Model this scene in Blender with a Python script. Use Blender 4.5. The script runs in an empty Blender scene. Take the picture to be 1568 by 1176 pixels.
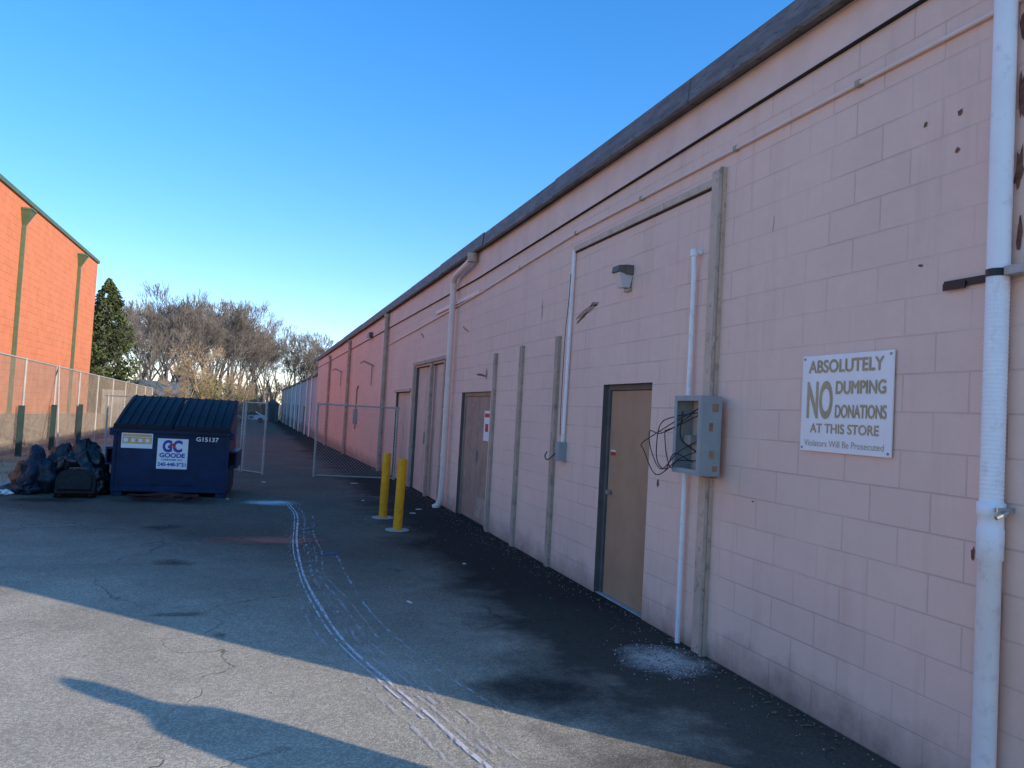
import bpy, math, random
from mathutils import Vector, Matrix, noise
random.seed(7)
C=bpy.context.scene.collection
sc=bpy.context.scene
sc.view_settings.view_transform='Standard'
Z=Vector((0,0,1))

# ---------------------------------------------------------------- materials
def nd(nt,t,**k):
    n=nt.nodes.new(t)
    for a,b in k.items(): setattr(n,a,b)
    return n
def ramp(nt,fac,stops):
    r=nd(nt,'ShaderNodeValToRGB')
    e=r.color_ramp.elements
    while len(e)>1: e.remove(e[-1])
    e[0].position=stops[0][0]; e[0].color=(*stops[0][1],1)
    for p,c in stops[1:]:
        x=e.new(p); x.color=(*c,1)
    nt.links.new(fac,r.inputs[0]); return r.outputs[0]
def noi(nt,vec,scale,detail=3,rough=.55,dist=0):
    n=nd(nt,'ShaderNodeTexNoise'); n.inputs['Scale'].default_value=scale; n.inputs['Detail'].default_value=min(detail,4)
    n.inputs['Roughness'].default_value=rough; n.inputs['Distortion'].default_value=dist
    if vec is not None: nt.links.new(vec,n.inputs['Vector'])
    return n.outputs['Fac']
def mix(nt,fac,a,b,mode='MIX'):
    m=nd(nt,'ShaderNodeMix',data_type='RGBA',blend_type=mode)
    for i,v in ((0,fac),(6,a),(7,b)):
        s=m.inputs[i]
        if hasattr(v,'is_linked'): nt.links.new(v,s)
        elif i==0: s.default_value=float(v)
        elif isinstance(v,(int,float)): s.default_value=(v,v,v,1)
        else: s.default_value=(*v,1)
    return m.outputs[2]
def mth(nt,op,a,b=None,c=None,clamp=False):
    m=nd(nt,'ShaderNodeMath',operation=op); m.use_clamp=clamp
    for i,v in enumerate((a,b,c)):
        if v is None: continue
        if isinstance(v,(int,float)): m.inputs[i].default_value=v
        else: nt.links.new(v,m.inputs[i])
    return m.outputs[0]
def mapr(nt,v,a,b,c=0,d=1):
    m=nd(nt,'ShaderNodeMapRange'); m.clamp=True
    for i,x in enumerate((a,b,c,d)): m.inputs[i+1].default_value=x
    nt.links.new(v,m.inputs[0]); return m.outputs[0]
def base(name):
    m=bpy.data.materials.new(name); m.use_nodes=True; nt=m.node_tree
    return m,nt,nt.nodes['Principled BSDF']
def pos(nt): return nd(nt,'ShaderNodeNewGeometry').outputs['Position']
def bump(nt,bs,h,strength,dist=.01):
    b=nd(nt,'ShaderNodeBump'); b.inputs['Strength'].default_value=strength; b.inputs['Distance'].default_value=dist
    nt.links.new(h,b.inputs['Height']); nt.links.new(b.outputs[0],bs.inputs['Normal'])
def pm(name,col,rough=.7,var=.2,scale=6,dirt=None,metal=0,bs=0,stretch=None,spec=.4):
    m,nt,b=base(name)
    v=pos(nt)
    if stretch:
        mp=nd(nt,'ShaderNodeMapping'); mp.inputs['Scale'].default_value=stretch; nt.links.new(v,mp.inputs[0]); v=mp.outputs[0]
    n=noi(nt,v,scale,3,.6)
    f=mapr(nt,n,.3,.7)
    c=mix(nt,f,tuple(x*(1-var) for x in col),tuple(min(1,x*(1+var)) for x in col))
    if dirt:
        n2=noi(nt,v,scale*2.7,4,.7)
        c=mix(nt,mapr(nt,n2,.56,.66),c,dirt)
    nt.links.new(c,b.inputs['Base Color'])
    b.inputs['Roughness'].default_value=rough; b.inputs['Metallic'].default_value=metal
    b.inputs['Specular IOR Level'].default_value=spec
    if bs>0: bump(nt,b,noi(nt,v,scale*8,2),bs,.004)
    return m

def wall_mat(name,col,bw=.406,rh=.203,mort=.006,mdark=.82,bstr=.55,base_dirt=True,c2=.965):
    m,nt,b=base(name)
    p=pos(nt); s=nd(nt,'ShaderNodeSeparateXYZ'); nt.links.new(p,s.inputs[0])
    u=mth(nt,'ADD',s.outputs[0],s.outputs[1])
    cb=nd(nt,'ShaderNodeCombineXYZ'); nt.links.new(u,cb.inputs[0]); nt.links.new(s.outputs[2],cb.inputs[1])
    br=nd(nt,'ShaderNodeTexBrick'); nt.links.new(cb.outputs[0],br.inputs['Vector'])
    br.inputs['Scale'].default_value=1; br.inputs['Brick Width'].default_value=bw; br.inputs['Row Height'].default_value=rh
    br.inputs['Mortar Size'].default_value=mort; br.inputs['Mortar Smooth'].default_value=.6
    br.inputs['Color1'].default_value=(*col,1); br.inputs['Color2'].default_value=(*[x*c2 for x in col],1)
    br.inputs['Mortar'].default_value=(*[x*mdark for x in col],1)
    big=noi(nt,p,.7,3,.6); fine=noi(nt,p,9,4,.7)
    fade=mapr(nt,noi(nt,p,1.3,2),.38,.6,.3,1)
    c=mix(nt,fade,col,br.outputs['Color'])
    c=mix(nt,mapr(nt,big,.35,.65),c,mix(nt,1,c,(.93,.93,.945),'MULTIPLY'))
    c=mix(nt,mapr(nt,fine,.3,.75,0,.5),c,mix(nt,1,c,(.90,.89,.88),'MULTIPLY'))
    if base_dirt:
        mp=nd(nt,'ShaderNodeMapping'); mp.inputs['Scale'].default_value=(3,3,.25); nt.links.new(p,mp.inputs[0])
        st=noi(nt,mp.outputs[0],2.2,4,.65)
        c=mix(nt,mapr(nt,st,.54,.74,0,.5),c,mix(nt,1,c,(.86,.82,.78),'MULTIPLY'))
        zz=mth(nt,'ADD',s.outputs[2],mth(nt,'MULTIPLY',noi(nt,p,3,4,.7),-.5))
        c=mix(nt,mapr(nt,zz,-.30,.02,.7,0),c,(.17,.115,.085))
    nt.links.new(c,b.inputs['Base Color']); b.inputs['Roughness'].default_value=.75; b.inputs['Specular IOR Level'].default_value=.2
    h=mth(nt,'MULTIPLY',br.outputs['Fac'],-1.0)
    h=mth(nt,'MULTIPLY',h,fade)
    h=mth(nt,'ADD',h,mth(nt,'MULTIPLY',noi(nt,p,60,2,.7),.45))
    bump(nt,b,h,bstr,.006)
    return m

M={}
M['wall']=wall_mat('painted_block',(.95,.615,.475))
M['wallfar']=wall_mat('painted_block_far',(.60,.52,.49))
M['obrick']=wall_mat('orange_brick',(.82,.255,.115),bw=.60,rh=.30,mort=.022,mdark=.70,bstr=.3,base_dirt=False,c2=.90)
M['trim']=pm('beige_trim',(.62,.43,.31),.6,.12,5,dirt=(.40,.29,.21))
M['band']=pm('beige_band',(.86,.56,.44),.7,.08,3)
M['pale']=pm('pink_door_paint',(.72,.48,.37),.7,.1,3)
M['dark']=pm('dark_gap',(.03,.026,.024),.9)
M['fascia']=pm('fascia_metal',(.18,.155,.145),.6,.3,3,dirt=(.09,.082,.08),stretch=(1,1.2,6),bs=.5,spec=.2)
M['door']=pm('brown_door',(.46,.265,.155),.6,.10,3,spec=.15)
M['ddoor']=pm('double_door',(.40,.26,.19),.6,.15,3,dirt=(.48,.34,.27),spec=.15)
M['frame']=pm('dark_frame',(.15,.125,.11),.6,.2,5,spec=.2)
M['white']=pm('white_pvc',(.94,.87,.83),.45,.04,4,dirt=(.82,.75,.70))
M['pinkpipe']=pm('painted_pipe',(.90,.66,.55),.5,.06,4)
M['steel']=pm('galvanised',(.36,.33,.30),.45,.25,9,metal=.2)
M['fsteel']=pm('fence_steel',(.46,.41,.35),.6,.15,3)
M['fmesh']=pm('fence_mesh_rusty',(.30,.23,.17),.7,.2,3)
M['greypost']=pm('grey_channel',(.47,.35,.26),.6,.2,4,dirt=(.30,.21,.16),spec=.2)
M['ebox']=pm('blue_grey_box',(.32,.35,.34),.45,.12,5)
M['rust']=pm('rust_label',(.34,.19,.11),.8,.3,12)
M['wire']=pm('black_cable',(.02,.02,.022),.4)
M['yellow']=pm('yellow_paint',(.88,.37,.02),.5,.12,6,dirt=(.58,.26,.03),spec=.1)
M['conc']=pm('concrete',(.42,.40,.37),.85,.15,8,bs=.3)
M['blue']=pm('dumpster_blue',(.004,.022,.068),.45,.35,3,dirt=(.007,.02,.045),spec=.2)
M['lid']=pm('lid_black',(.007,.013,.02),.55,.3,5,spec=.2)
M['signw']=pm('sign_white',(.93,.84,.79),.45,.04,4)
M['signt']=pm('sign_text',(.52,.37,.21),.6,.12,20,spec=.1)
M['lab_w']=pm('label_white',(.85,.83,.8),.4,.04)
M['lab_b']=pm('label_blue',(.02,.05,.35),.4,.05)
M['lab_r']=pm('label_red',(.60,.03,.02),.4,.05)
M['lab_y']=pm('label_yellow',(.75,.42,.14),.4,.15,14)
M['tape']=pm('black_tape',(.015,.015,.015),.4)
M['green']=pm('green_metal',(.09,.14,.07),.5,.15,4)
M['orail']=pm('green_post',(.03,.055,.045),.6,.2)
M['brown']=pm('bare_brick_chip',(.22,.09,.06),.9,.4,30,bs=.6)
M['crk']=pm('crack_patch',(.42,.26,.18),.9,.3,20,bs=.6)
M['bagk']=pm('black_bag',(.013,.012,.012),.3,.3,9,bs=.3,spec=.5)
M['bagb']=pm('blue_bag',(.014,.022,.036),.5,.3,9,bs=.3)
M['bago']=pm('orange_cloth',(.30,.11,.05),.85,.3,9,bs=.3)
M['case']=pm('suitcase_fabric',(.030,.027,.027),.8,.25,20,bs=.3,spec=.1)
M['rag']=pm('maroon_cloth',(.06,.022,.02),.9,.4,10,bs=.4)
M['kerb']=pm('kerb_concrete',(.38,.34,.29),.9,.2,6,dirt=(.2,.17,.14),bs=.4)
M['bark']=pm('bark',(.17,.14,.12),.9,.3,1.2)
M['twig']=pm('twig_brown',(.21,.165,.13),.9,.25,.3)
M['tan']=pm('twig_tan',(.46,.31,.17),.9,.3,.8)
M['ever']=pm('evergreen_leaf',(.075,.09,.025),.8,.6,.7)
M['leafy']=pm('olive_leaf',(.22,.18,.04),.8,.5,.6)
M['grass']=pm('dry_grass',(.42,.33,.19),.9,.35,1.5)
M['cream']=pm('cream_wall',(.50,.44,.34),.8,.1)
M['roofg']=pm('grey_roof',(.16,.17,.18),.8,.2)
M['shed']=pm('shed_blue_grey',(.12,.19,.22),.7,.2)
M['carw']=pm('car_white',(.75,.75,.76),.25,.03,spec=.6)
M['rubber']=pm('rubber',(.02,.02,.02),.8)
M['peb']=pm('pebbles',(.52,.46,.39),.9,.4,30)
M['leaf']=pm('dead_leaf',(.24,.13,.07),.9,.4,30)
def glass(n,c,r=.1):
    m,nt,b=base(n); b.inputs['Base Color'].default_value=(*c,1); b.inputs['Roughness'].default_value=r; return m
M['glass']=glass('dark_glass',(.03,.035,.04)); M['lens']=glass('lamp_lens',(.62,.58,.55),.2)

def asphalt():
    m,nt,b=base('asphalt'); p=pos(nt); s=nd(nt,'ShaderNodeSeparateXYZ'); nt.links.new(p,s.inputs[0])
    n1=noi(nt,p,.55,4,.6,.5); n2=noi(nt,p,6,4,.7); n3=noi(nt,p,130,2,.8)
    c=mix(nt,mapr(nt,n1,.35,.65),(.41,.34,.25),(.55,.455,.335))
    c=mix(nt,mapr(nt,n2,.35,.7,0,.6),c,mix(nt,1,c,(.78,.78,.78),'MULTIPLY'))
    vo=nd(nt,'ShaderNodeTexVoronoi'); vo.inputs['Scale'].default_value=85; nt.links.new(p,vo.inputs['Vector'])
    agg=nd(nt,'ShaderNodeSeparateColor'); nt.links.new(vo.outputs['Color'],agg.inputs[0])
    c=mix(nt,mapr(nt,agg.outputs[0],.3,1,0,.75),c,mix(nt,1,c,(1.8,1.75,1.65),'MULTIPLY'))
    c=mix(nt,mapr(nt,n3,.3,.5,.7,0),c,mix(nt,1,c,(.4,.4,.4),'MULTIPLY'))
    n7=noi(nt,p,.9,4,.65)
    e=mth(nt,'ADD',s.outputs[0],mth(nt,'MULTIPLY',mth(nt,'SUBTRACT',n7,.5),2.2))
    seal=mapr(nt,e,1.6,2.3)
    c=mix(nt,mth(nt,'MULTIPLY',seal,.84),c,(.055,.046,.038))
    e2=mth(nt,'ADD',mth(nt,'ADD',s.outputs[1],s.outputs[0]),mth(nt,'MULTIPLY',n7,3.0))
    painted_shade=mapr(nt,e2,6.2,11.5,0,1)  # colour drops just past the sunlit patch, painting the building's shade deeper
    c=mix(nt,painted_shade,c,mix(nt,1,c,(.29,.285,.29),'MULTIPLY'))
    vc=nd(nt,'ShaderNodeTexVoronoi',feature='DISTANCE_TO_EDGE'); vc.inputs['Scale'].default_value=.42
    wv=nd(nt,'ShaderNodeVectorMath',operation='ADD'); nn=nd(nt,'ShaderNodeTexNoise'); nn.inputs['Scale'].default_value=1.6; nn.inputs['Detail'].default_value=4; nt.links.new(p,nn.inputs['Vector'])
    nt.links.new(p,wv.inputs[0]); nt.links.new(nn.outputs['Color'],wv.inputs[1]); nt.links.new(wv.outputs[0],vc.inputs['Vector'])
    cr=mapr(nt,vc.outputs['Distance'],.0,.006,1,0)
    cr=mth(nt,'MULTIPLY',cr,mapr(nt,n1,.46,.56))
    c=mix(nt,mth(nt,'MULTIPLY',cr,.6),c,(.03,.03,.03))
    v2=nd(nt,'ShaderNodeTexVoronoi'); v2.inputs['Scale'].default_value=9; nt.links.new(p,v2.inputs['Vector'])
    sp=mth(nt,'MULTIPLY',mapr(nt,v2.outputs['Distance'],.05,.07,1,0),mapr(nt,n7,.5,.6))
    c=mix(nt,mth(nt,'MULTIPLY',sp,.5),c,(.5,.45,.38))
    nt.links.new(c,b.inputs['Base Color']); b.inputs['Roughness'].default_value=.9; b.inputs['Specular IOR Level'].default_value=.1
    h=mth(nt,'ADD',mth(nt,'MULTIPLY',n3,1.0),mth(nt,'MULTIPLY',vo.outputs['Distance'],-.8)); h=mth(nt,'ADD',h,mth(nt,'MULTIPLY',cr,-1.5))
    bump(nt,b,h,.35,.008)
    return m
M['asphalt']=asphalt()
def groundm():
    m,nt,b=base('earth_and_grass'); p=pos(nt)
    c=ramp(nt,noi(nt,p,.8,4,.7),[(.3,(.16,.12,.07)),(.5,(.33,.26,.16)),(.7,(.42,.35,.22))])
    c=mix(nt,mapr(nt,noi(nt,p,.12,3),.5,.62,0,.5),c,(.13,.14,.05))
    nt.links.new(c,b.inputs['Base Color']); b.inputs['Roughness'].default_value=.95
    bump(nt,b,noi(nt,p,7,4,.7),.7,.05); return m
M['ground']=groundm()
def smear(name,col,dens=.8,ns=6,thr=.45,soft=.2,radial=True,stretch=(1,1,1),rough=.85):
    m,nt,b=base(name)
    tc=nd(nt,'ShaderNodeTexCoord').outputs['Object']; p=pos(nt)
    mp=nd(nt,'ShaderNodeMapping'); mp.inputs['Scale'].default_value=stretch; nt.links.new(p,mp.inputs[0])
    n=noi(nt,mp.outputs[0],ns,4,.7)
    a=mapr(nt,n,thr-soft/2,thr+soft/2)
    if radial:
        ln=nd(nt,'ShaderNodeVectorMath',operation='LENGTH'); nt.links.new(tc,ln.inputs[0])
        r=mth(nt,'ADD',ln.outputs['Value'],mth(nt,'MULTIPLY',mth(nt,'SUBTRACT',noi(nt,p,3.5,4,.6),.5),1.1))
        a=mth(nt,'MULTIPLY',a,mapr(nt,r,.25,.9,1,0))
    a=mth(nt,'MULTIPLY',a,dens)
    b.inputs['Base Color'].default_value=(*col,1); b.inputs['Roughness'].default_value=rough; b.inputs['Specular IOR Level'].default_value=.2
    nt.links.new(a,b.inputs['Alpha']); return m

# ---------------------------------------------------------------- mesh builder
class MB:
    def __init__(s): s.v=[];s.f=[];s.m=[];s.mats=[];s.sm=[]
    def mi(s,m):
        m=M[m] if isinstance(m,str) else m
        if m not in s.mats: s.mats.append(m)
        return s.mats.index(m)
    def add(s,vs,fs,m,smooth=False):
        k=len(s.v); s.v+= [tuple(v) for v in vs]; i=s.mi(m)
        for f in fs: s.f.append(tuple(k+j for j in f)); s.m.append(i); s.sm.append(smooth)
    def box(s,a,b,m,R=None):
        x0,y0,z0=a;x1,y1,z1=b
        vs=[Vector(t) for t in((x0,y0,z0),(x1,y0,z0),(x1,y1,z0),(x0,y1,z0),(x0,y0,z1),(x1,y0,z1),(x1,y1,z1),(x0,y1,z1))]
        if R: vs=[R@v for v in vs]
        s.add(vs,[(0,3,2,1),(4,5,6,7),(0,1,5,4),(1,2,6,5),(2,3,7,6),(3,0,4,7)],m)
    def tube(s,pts,r,m,seg=10,cap=True,smooth=True):
        pts=[Vector(p) for p in pts]; n=len(pts); rs=r if isinstance(r,(list,tuple)) else [r]*n
        vs=[];ref=None
        for i,p in enumerate(pts):
            d=(pts[min(i+1,n-1)]-pts[max(i-1,0)]).normalized()
            if ref is None: ref=Vector((1,0,0)) if abs(d.x)<.8 else Vector((0,1,0))
            a=(ref-d*ref.dot(d)).normalized(); ref=a; bb=d.cross(a)
            for j in range(seg):
                t=2*math.pi*j/seg; vs.append(p+(a*math.cos(t)+bb*math.sin(t))*rs[i])
        fs=[(i*seg+j,i*seg+(j+1)%seg,(i+1)*seg+(j+1)%seg,(i+1)*seg+j) for i in range(n-1) for j in range(seg)]
        s.add(vs,fs,m,smooth)
        if cap: s.add(vs[:seg],[tuple(range(seg))[::-1]],m); s.add(vs[-seg:],[tuple(range(seg))],m)
    def obj(s,name,parent=None,bevel=0,loc=None):
        me=bpy.data.meshes.new(name); me.from_pydata(s.v,[],s.f)
        for m in s.mats: me.materials.append(m)
        me.polygons.foreach_set('material_index',s.m); me.polygons.foreach_set('use_smooth',s.sm); me.update()
        o=bpy.data.objects.new(name,me); C.objects.link(o)
        if parent: o.parent=parent
        if loc: o.location=loc
        if bevel:
            bv=o.modifiers.new('b','BEVEL'); bv.width=bevel; bv.segments=2; bv.limit_method='ANGLE'
        return o
def empty(name,loc=(0,0,0)):
    e=bpy.data.objects.new(name,None); e.location=loc; C.objects.link(e); return e
def catmull(pts,n=8):
    P=[Vector(p) for p in pts]; P=[P[0]*2-P[1]]+P+[P[-1]*2-P[-2]]; out=[]
    for i in range(1,len(P)-2):
        for k in range(n):
            t=k/n;a,b,c,d=P[i-1:i+3]
            out.append(.5*((2*b)+(c-a)*t+(2*a-5*b+4*c-d)*t*t+(3*b-a-3*c+d)*t**3))
    out.append(P[-2]); return out
def text(name,body,size,mat,M4,parent=None,width=None,bold=0,ext=.0):
    cu=bpy.data.curves.new(name,'FONT'); cu.body=body; cu.size=size; cu.offset=bold; cu.extrude=ext
    o=bpy.data.objects.new(name,cu); C.objects.link(o); bpy.context.view_layer.update()
    me=bpy.data.meshes.new_from_object(o); bpy.data.objects.remove(o)
    xs=[v.co.x for v in me.vertices]; x0,x1=min(xs),max(xs)
    k=(width/(x1-x0)) if width else 1
    for v in me.vertices: v.co.x=(v.co.x-x0)*k
    me.materials.clear(); me.materials.append(M[mat])
    o=bpy.data.objects.new(name,me); C.objects.link(o); o.matrix_world=M4
    if parent: o.parent=parent
    return o

# ---------------------------------------------------------------- terrain
def hy(y):
    pts=[(-300,0),(20,0),(47,-.4),(120,-1.2),(900,-1.2)]
    for (a,b),(c,d) in zip(pts,pts[1:]):
        if y<=c: return b+(d-b)*(y-a)/(c-a)
    return -1.2
def hx(x,y):
    b=0
    if x<-6.3 and y<70: b=min(.85,(-6.3-x)/3.2*.85)*max(0,min(1,(70-y)/12))
    return hy(y)+b
def sheet(name,xs,ys,mat,dz,skip=None):
    mb=MB(); vs=[(x,y,hx(x,y)+dz) for y in ys for x in xs]; n=len(xs)
    fs=[(j*n+i,j*n+i+1,(j+1)*n+i+1,(j+1)*n+i) for j in range(len(ys)-1) for i in range(n-1) if not(skip and skip((xs[i]+xs[i+1])/2,(ys[j]+ys[j+1])/2))]
    mb.add(vs,fs,mat,True); return mb.obj(name)
YS=[-300,-60,-20,0,8,12,16,20,24,28,34,40,47,54,58,62,66,70,90,120,200,900]
sheet('ground',[-700,-200,-60,-30,-14,-11,-9.5,-8.5,-7.4,-6.3,-5,-3,0,4,30,200,700],YS,'ground',-.02)
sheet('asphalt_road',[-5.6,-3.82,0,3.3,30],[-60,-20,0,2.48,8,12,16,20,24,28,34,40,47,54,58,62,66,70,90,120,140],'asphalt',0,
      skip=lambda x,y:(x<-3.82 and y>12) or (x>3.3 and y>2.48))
k=MB()
for a,b in zip([12,16,20,24,28,34,40],[16,20,24,28,34,40,47]):
    z0,z1=hy(a),hy(b)
    k.add([(-3.98,a,z0+.12),(-3.82,a,z0+.12),(-3.80,a,z0-.05),(-3.98,b-.01,z1+.12),(-3.82,b-.01,z1+.12),(-3.80,b-.01,z1-.05),(-3.98,a,z0-.1),(-3.98,b-.01,z1-.1)],
          [(0,1,4,3),(1,2,5,4),(0,3,7,6),(0,6,2,1)],'kerb')
k.obj('kerb')

def smear_obj(name,x,y,rx,ry,mat,dz=.004,rot=0):
    mb=MB(); n=20
    mb.add([(0,0,0)]+[(math.cos(t)*1.0,math.sin(t)*1.0,0) for t in [2*math.pi*i/n for i in range(n)]],[(0,i+1,(i+1)%n+1) for i in range(n)],mat)
    o=mb.obj(name,loc=(x,y,hy(y)+dz)); o.scale=(rx,ry,1); o.rotation_euler=(0,0,rot); return o
oil=smear('oil_stain_mat',(.03,.027,.026),.6,2,.35,.3)
tar=smear('tar_mat',(.02,.02,.02),.5,5,.44,.25)
smear_obj('oil_stain',1.7,4.5,.5,.5,oil); smear_obj('oil_stain',-1.3,13.6,1.1,.5,oil); smear_obj('oil_stain',-3.0,13.5,.7,.4,oil)
smear_obj('tar_spot',-1.08,10.87,.3,.3,tar); smear_obj('tar_spot',-.72,8.6,.28,.25,tar); smear_obj('tar_spot',-.5,6.55,.28,.1,tar)
smear_obj('tar_spot',-.15,5.95,.07,.09,tar)
smear_obj('paint_smear',.25,9.92,.85,.38,smear('red_paint',(.52,.17,.11),.9,5,.34,.25,stretch=(.5,3,1)))
smear_obj('paint_smear',.32,13.6,.62,.42,smear('white_powder',(.75,.72,.70),.9,5,.38,.2,stretch=(.4,3,1)))
smear_obj('paint_smear',.87,9.05,.28,.16,smear('blue_paint',(.12,.2,.40),.5,8,.45,.2))
smear_obj('gravel_patch',2.88,4.93,.42,.42,smear('gravel_patch_mat',(.60,.52,.45),.95,22,.40,.1))
smear_obj('pale_dirt',2.0,14.6,.8,.5,smear('pale_dirt_mat',(.4,.35,.30),.4,5,.5,.2))
chalkA=smear('chalk',(.84,.76,.73),.9,26,.45,.16,radial=False,stretch=(1,.35,1))
chalkB=smear('chalk_faint',(.72,.64,.61),.55,26,.53,.12,radial=False,stretch=(1,.22,1))
chalkC=smear('chalk_dust',(.68,.57,.54),.30,18,.58,.12,radial=False,stretch=(1.4,.3,1))
line=[(.60,13.3,0),(.66,12.08,0),(.55,9.82,0),(.53,7.95,0),(.60,6.67,0),(.70,5.65,0),(.89,4.76,0),(1.02,4.22,0),(1.13,3.7,0),(1.4,2.8,0),(1.9,1.8,0)]
def strip(mb,pts,w,off,m,z):
    pts=catmull(pts,10); vs=[]
    for i,p in enumerate(pts):
        d=(pts[min(i+1,len(pts)-1)]-pts[max(i-1,0)]).normalized(); n=Vector((d.y,-d.x,0))
        j=off*(1+.25*noise.noise(p*.8)); ww=w*(1+.5*noise.noise(p*3+Vector((off*9,0,0))))
        for s_ in(-1,1):
            q=p+n*(j+s_*ww/2); vs.append((q.x,q.y,z))
    mb.add(vs,[(2*i,2*i+1,2*i+3,2*i+2) for i in range(len(pts)-1)],m)
mb=MB()
strip(mb,line,.024,0,chalkA,.005); strip(mb,line[:-3],.014,.045,chalkA,.005)
strip(mb,line[:-2],.026,-.10,chalkB,.005); strip(mb,line[2:-1],.024,-.17,chalkB,.005); strip(mb,line[1:6],.022,-.24,chalkB,.005)
strip(mb,line[4:],.026,.14,chalkB,.005); strip(mb,line[5:],.026,-.06,chalkB,.005)
strip(mb,line,.30,-.03,chalkC,.009)
strip(mb,[(.95,8.9,0),(.95,7.8,0),(.98,6.6,0),(1.1,5.6,0),(1.25,4.9,0),(1.45,4.2,0)],.026,0,chalkB,.005)
mb.obj('chalk_skid_line')

# ---------------------------------------------------------------- main building
WX=3.25; YE=2.48
B=empty('cinder_block_building')
def wallface(mb,X,y0,y1,z0,z1,ops,mat,rev=.1,rmat='frame'):
    ys=sorted({y0,y1}|{o[0] for o in ops}|{o[1] for o in ops}); zs=sorted({z0,z1}|{o[2] for o in ops}|{o[3] for o in ops})
    for a,b in zip(ys,ys[1:]):
        for c,d in zip(zs,zs[1:]):
            if any(o[0]<=a and b<=o[1] and o[2]<=c and d<=o[3] for o in ops): continue
            mb.add([(X,b,c),(X,a,c),(X,a,d),(X,b,d)],[(0,1,2,3)],mat)
    for a,b,c,d in ops:
        x=X+rev
        mb.add([(X,a,c),(x,a,c),(x,a,d),(X,a,d)],[(3,2,1,0)],rmat); mb.add([(X,b,c),(x,b,c),(x,b,d),(X,b,d)],[(0,1,2,3)],rmat)
        mb.add([(X,a,d),(x,a,d),(x,b,d),(X,b,d)],[(0,1,2,3)],rmat)
ops=[(6.0,7.0,-1,2.05),(10.92,12.62,-1,2.03),(14.0,16.75,-1,2.62),(17.35,19.2,-1,2.1)]
mb=MB(); wallface(mb,WX,YE,47.5,-1,4.30,ops,'wall')
mb.add([(WX,YE,-1),(24,YE,-1),(24,YE,4.3),(WX,YE,4.3)],[(0,1,2,3)],'wall')
mb.add([(WX,47.5,-1),(24,47.5,-1),(24,47.5,4.3),(WX,47.5,4.3)],[(3,2,1,0)],'wall')
mb.add([(24,YE,-1),(24,47.5,-1),(24,47.5,4.3),(24,YE,4.3)],[(0,1,2,3)],'wall')
mb.obj('walls',B)
mb=MB(); y=YE-.08
random.seed(3)
while y<47.6:
    L=3.0; x=3.12+random.uniform(-.006,.006); dz=random.uniform(-.008,.008)
    mb.add([(x,y,4.29+dz),(x,y+L-.012,4.29+dz),(x+.02,y+L-.012,4.49+dz),(x+.02,y,4.49+dz),(x+.35,y+L-.012,4.52+dz),(x+.35,y,4.52+dz),(x+.02,y,4.27+dz),(x+.02,y+L-.012,4.27+dz)],
           [(0,3,2,1),(3,5,4,2),(0,1,7,6)],'fascia'); y+=L
mb.box((3.15,YE-.08,4.30),(24,47.6,4.485),'fascia'); mb.obj('roof_fascia',B)
mb=MB()
def lz(y): return 4.04-(min(y,12)-3)*.0185 if y<12 else 3.873
for a,b in [(YE,8),(8,12),(12,47.4)]:
    za,zb=lz(a),lz(b)
    mb.add([(3.225,a,za),(3.225,b,zb),(3.225,b,4.29),(3.225,a,4.29),(3.25,a,za),(3.25,b,zb)],[(0,3,2,1),(0,1,5,4)],'band')
    mb.add([(3.220,a,za-.006),(3.220,b,zb-.006),(3.220,b,zb+.003),(3.220,a,za+.003),(3.25,a,za-.006),(3.25,b,zb-.006)],[(0,3,2,1),(0,1,5,4)],'dark')
mb.obj('fascia_band',B)
mb=MB()
mb.box((3.22,5.15,3.55),(3.262,7.9,3.61),'trim'); mb.box((3.235,5.15,3.535),(3.262,7.9,3.548),'dark')
mb.box((3.215,4.985,-.05),(3.26,5.14,3.66),'trim'); mb.box((3.20,4.985,-.05),(3.213,5.02,3.66),'greypost')
mb.box((3.21,8.2,-.05),(3.26,8.30,2.63),'greypost'); mb.box((3.21,9.48,-.05),(3.26,9.58,2.61),'greypost'); mb.box((3.21,10.66,-.05),(3.26,10.76,2.58),'greypost')
mb.box((3.20,13.6,2.66),(3.26,16.95,2.73),'greypost'); mb.box((3.20,16.78,-.3),(3.26,16.92,2.64),'greypost'); mb.box((3.20,15.0,-.3),(3.26,15.12,2.64),'greypost')
mb.box((3.21,13.86,-.3),(3.26,13.97,2.64),'greypost')
mb.box((3.21,17.25,2.105),(3.262,19.3,2.17),'trim')
mb.obj('opening_trims',B,bevel=.004)
mb=MB(); mb.box((3.30,6.0,-.05),(3.34,6.055,2.05),'frame');mb.box((3.30,6.945,-.05),(3.34,6.998,2.05),'frame');mb.box((3.30,6.057,1.995),(3.34,6.943,2.048),'frame')
mb.box((3.32,6.06,.012),(3.36,6.94,1.99),'door'); mb.box((3.27,6.0,-.05),(3.4,7.0,.008),'conc')
mb.tube([(3.32,6.86,1.0),(3.29,6.86,1.0)],.012,'steel',8); mb.tube([(3.295,6.86,1.0),(3.27,6.86,1.0)],[.026,.022],'steel',10)
mb.box((3.317,6.80,1.36),(3.3195,6.90,1.39),'lab_r');mb.box((3.317,6.80,1.395),(3.3195,6.90,1.41),'lab_w'); mb.box((3.315,6.83,1.15),(3.3195,6.89,1.2),'steel')
for zz in (.25,1.0,1.75): mb.tube([(3.312,6.07,zz-.05),(3.312,6.07,zz+.05)],.01,'steel',8)
mb.obj('service_door',B,bevel=.003)
mb=MB(); mb.box((3.30,10.92,-.05),(3.34,10.98,2.03),'ddoor');mb.box((3.30,12.56,-.05),(3.34,12.618,2.03),'ddoor');mb.box((3.30,10.982,1.97),(3.34,12.558,2.028),'ddoor')
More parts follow.
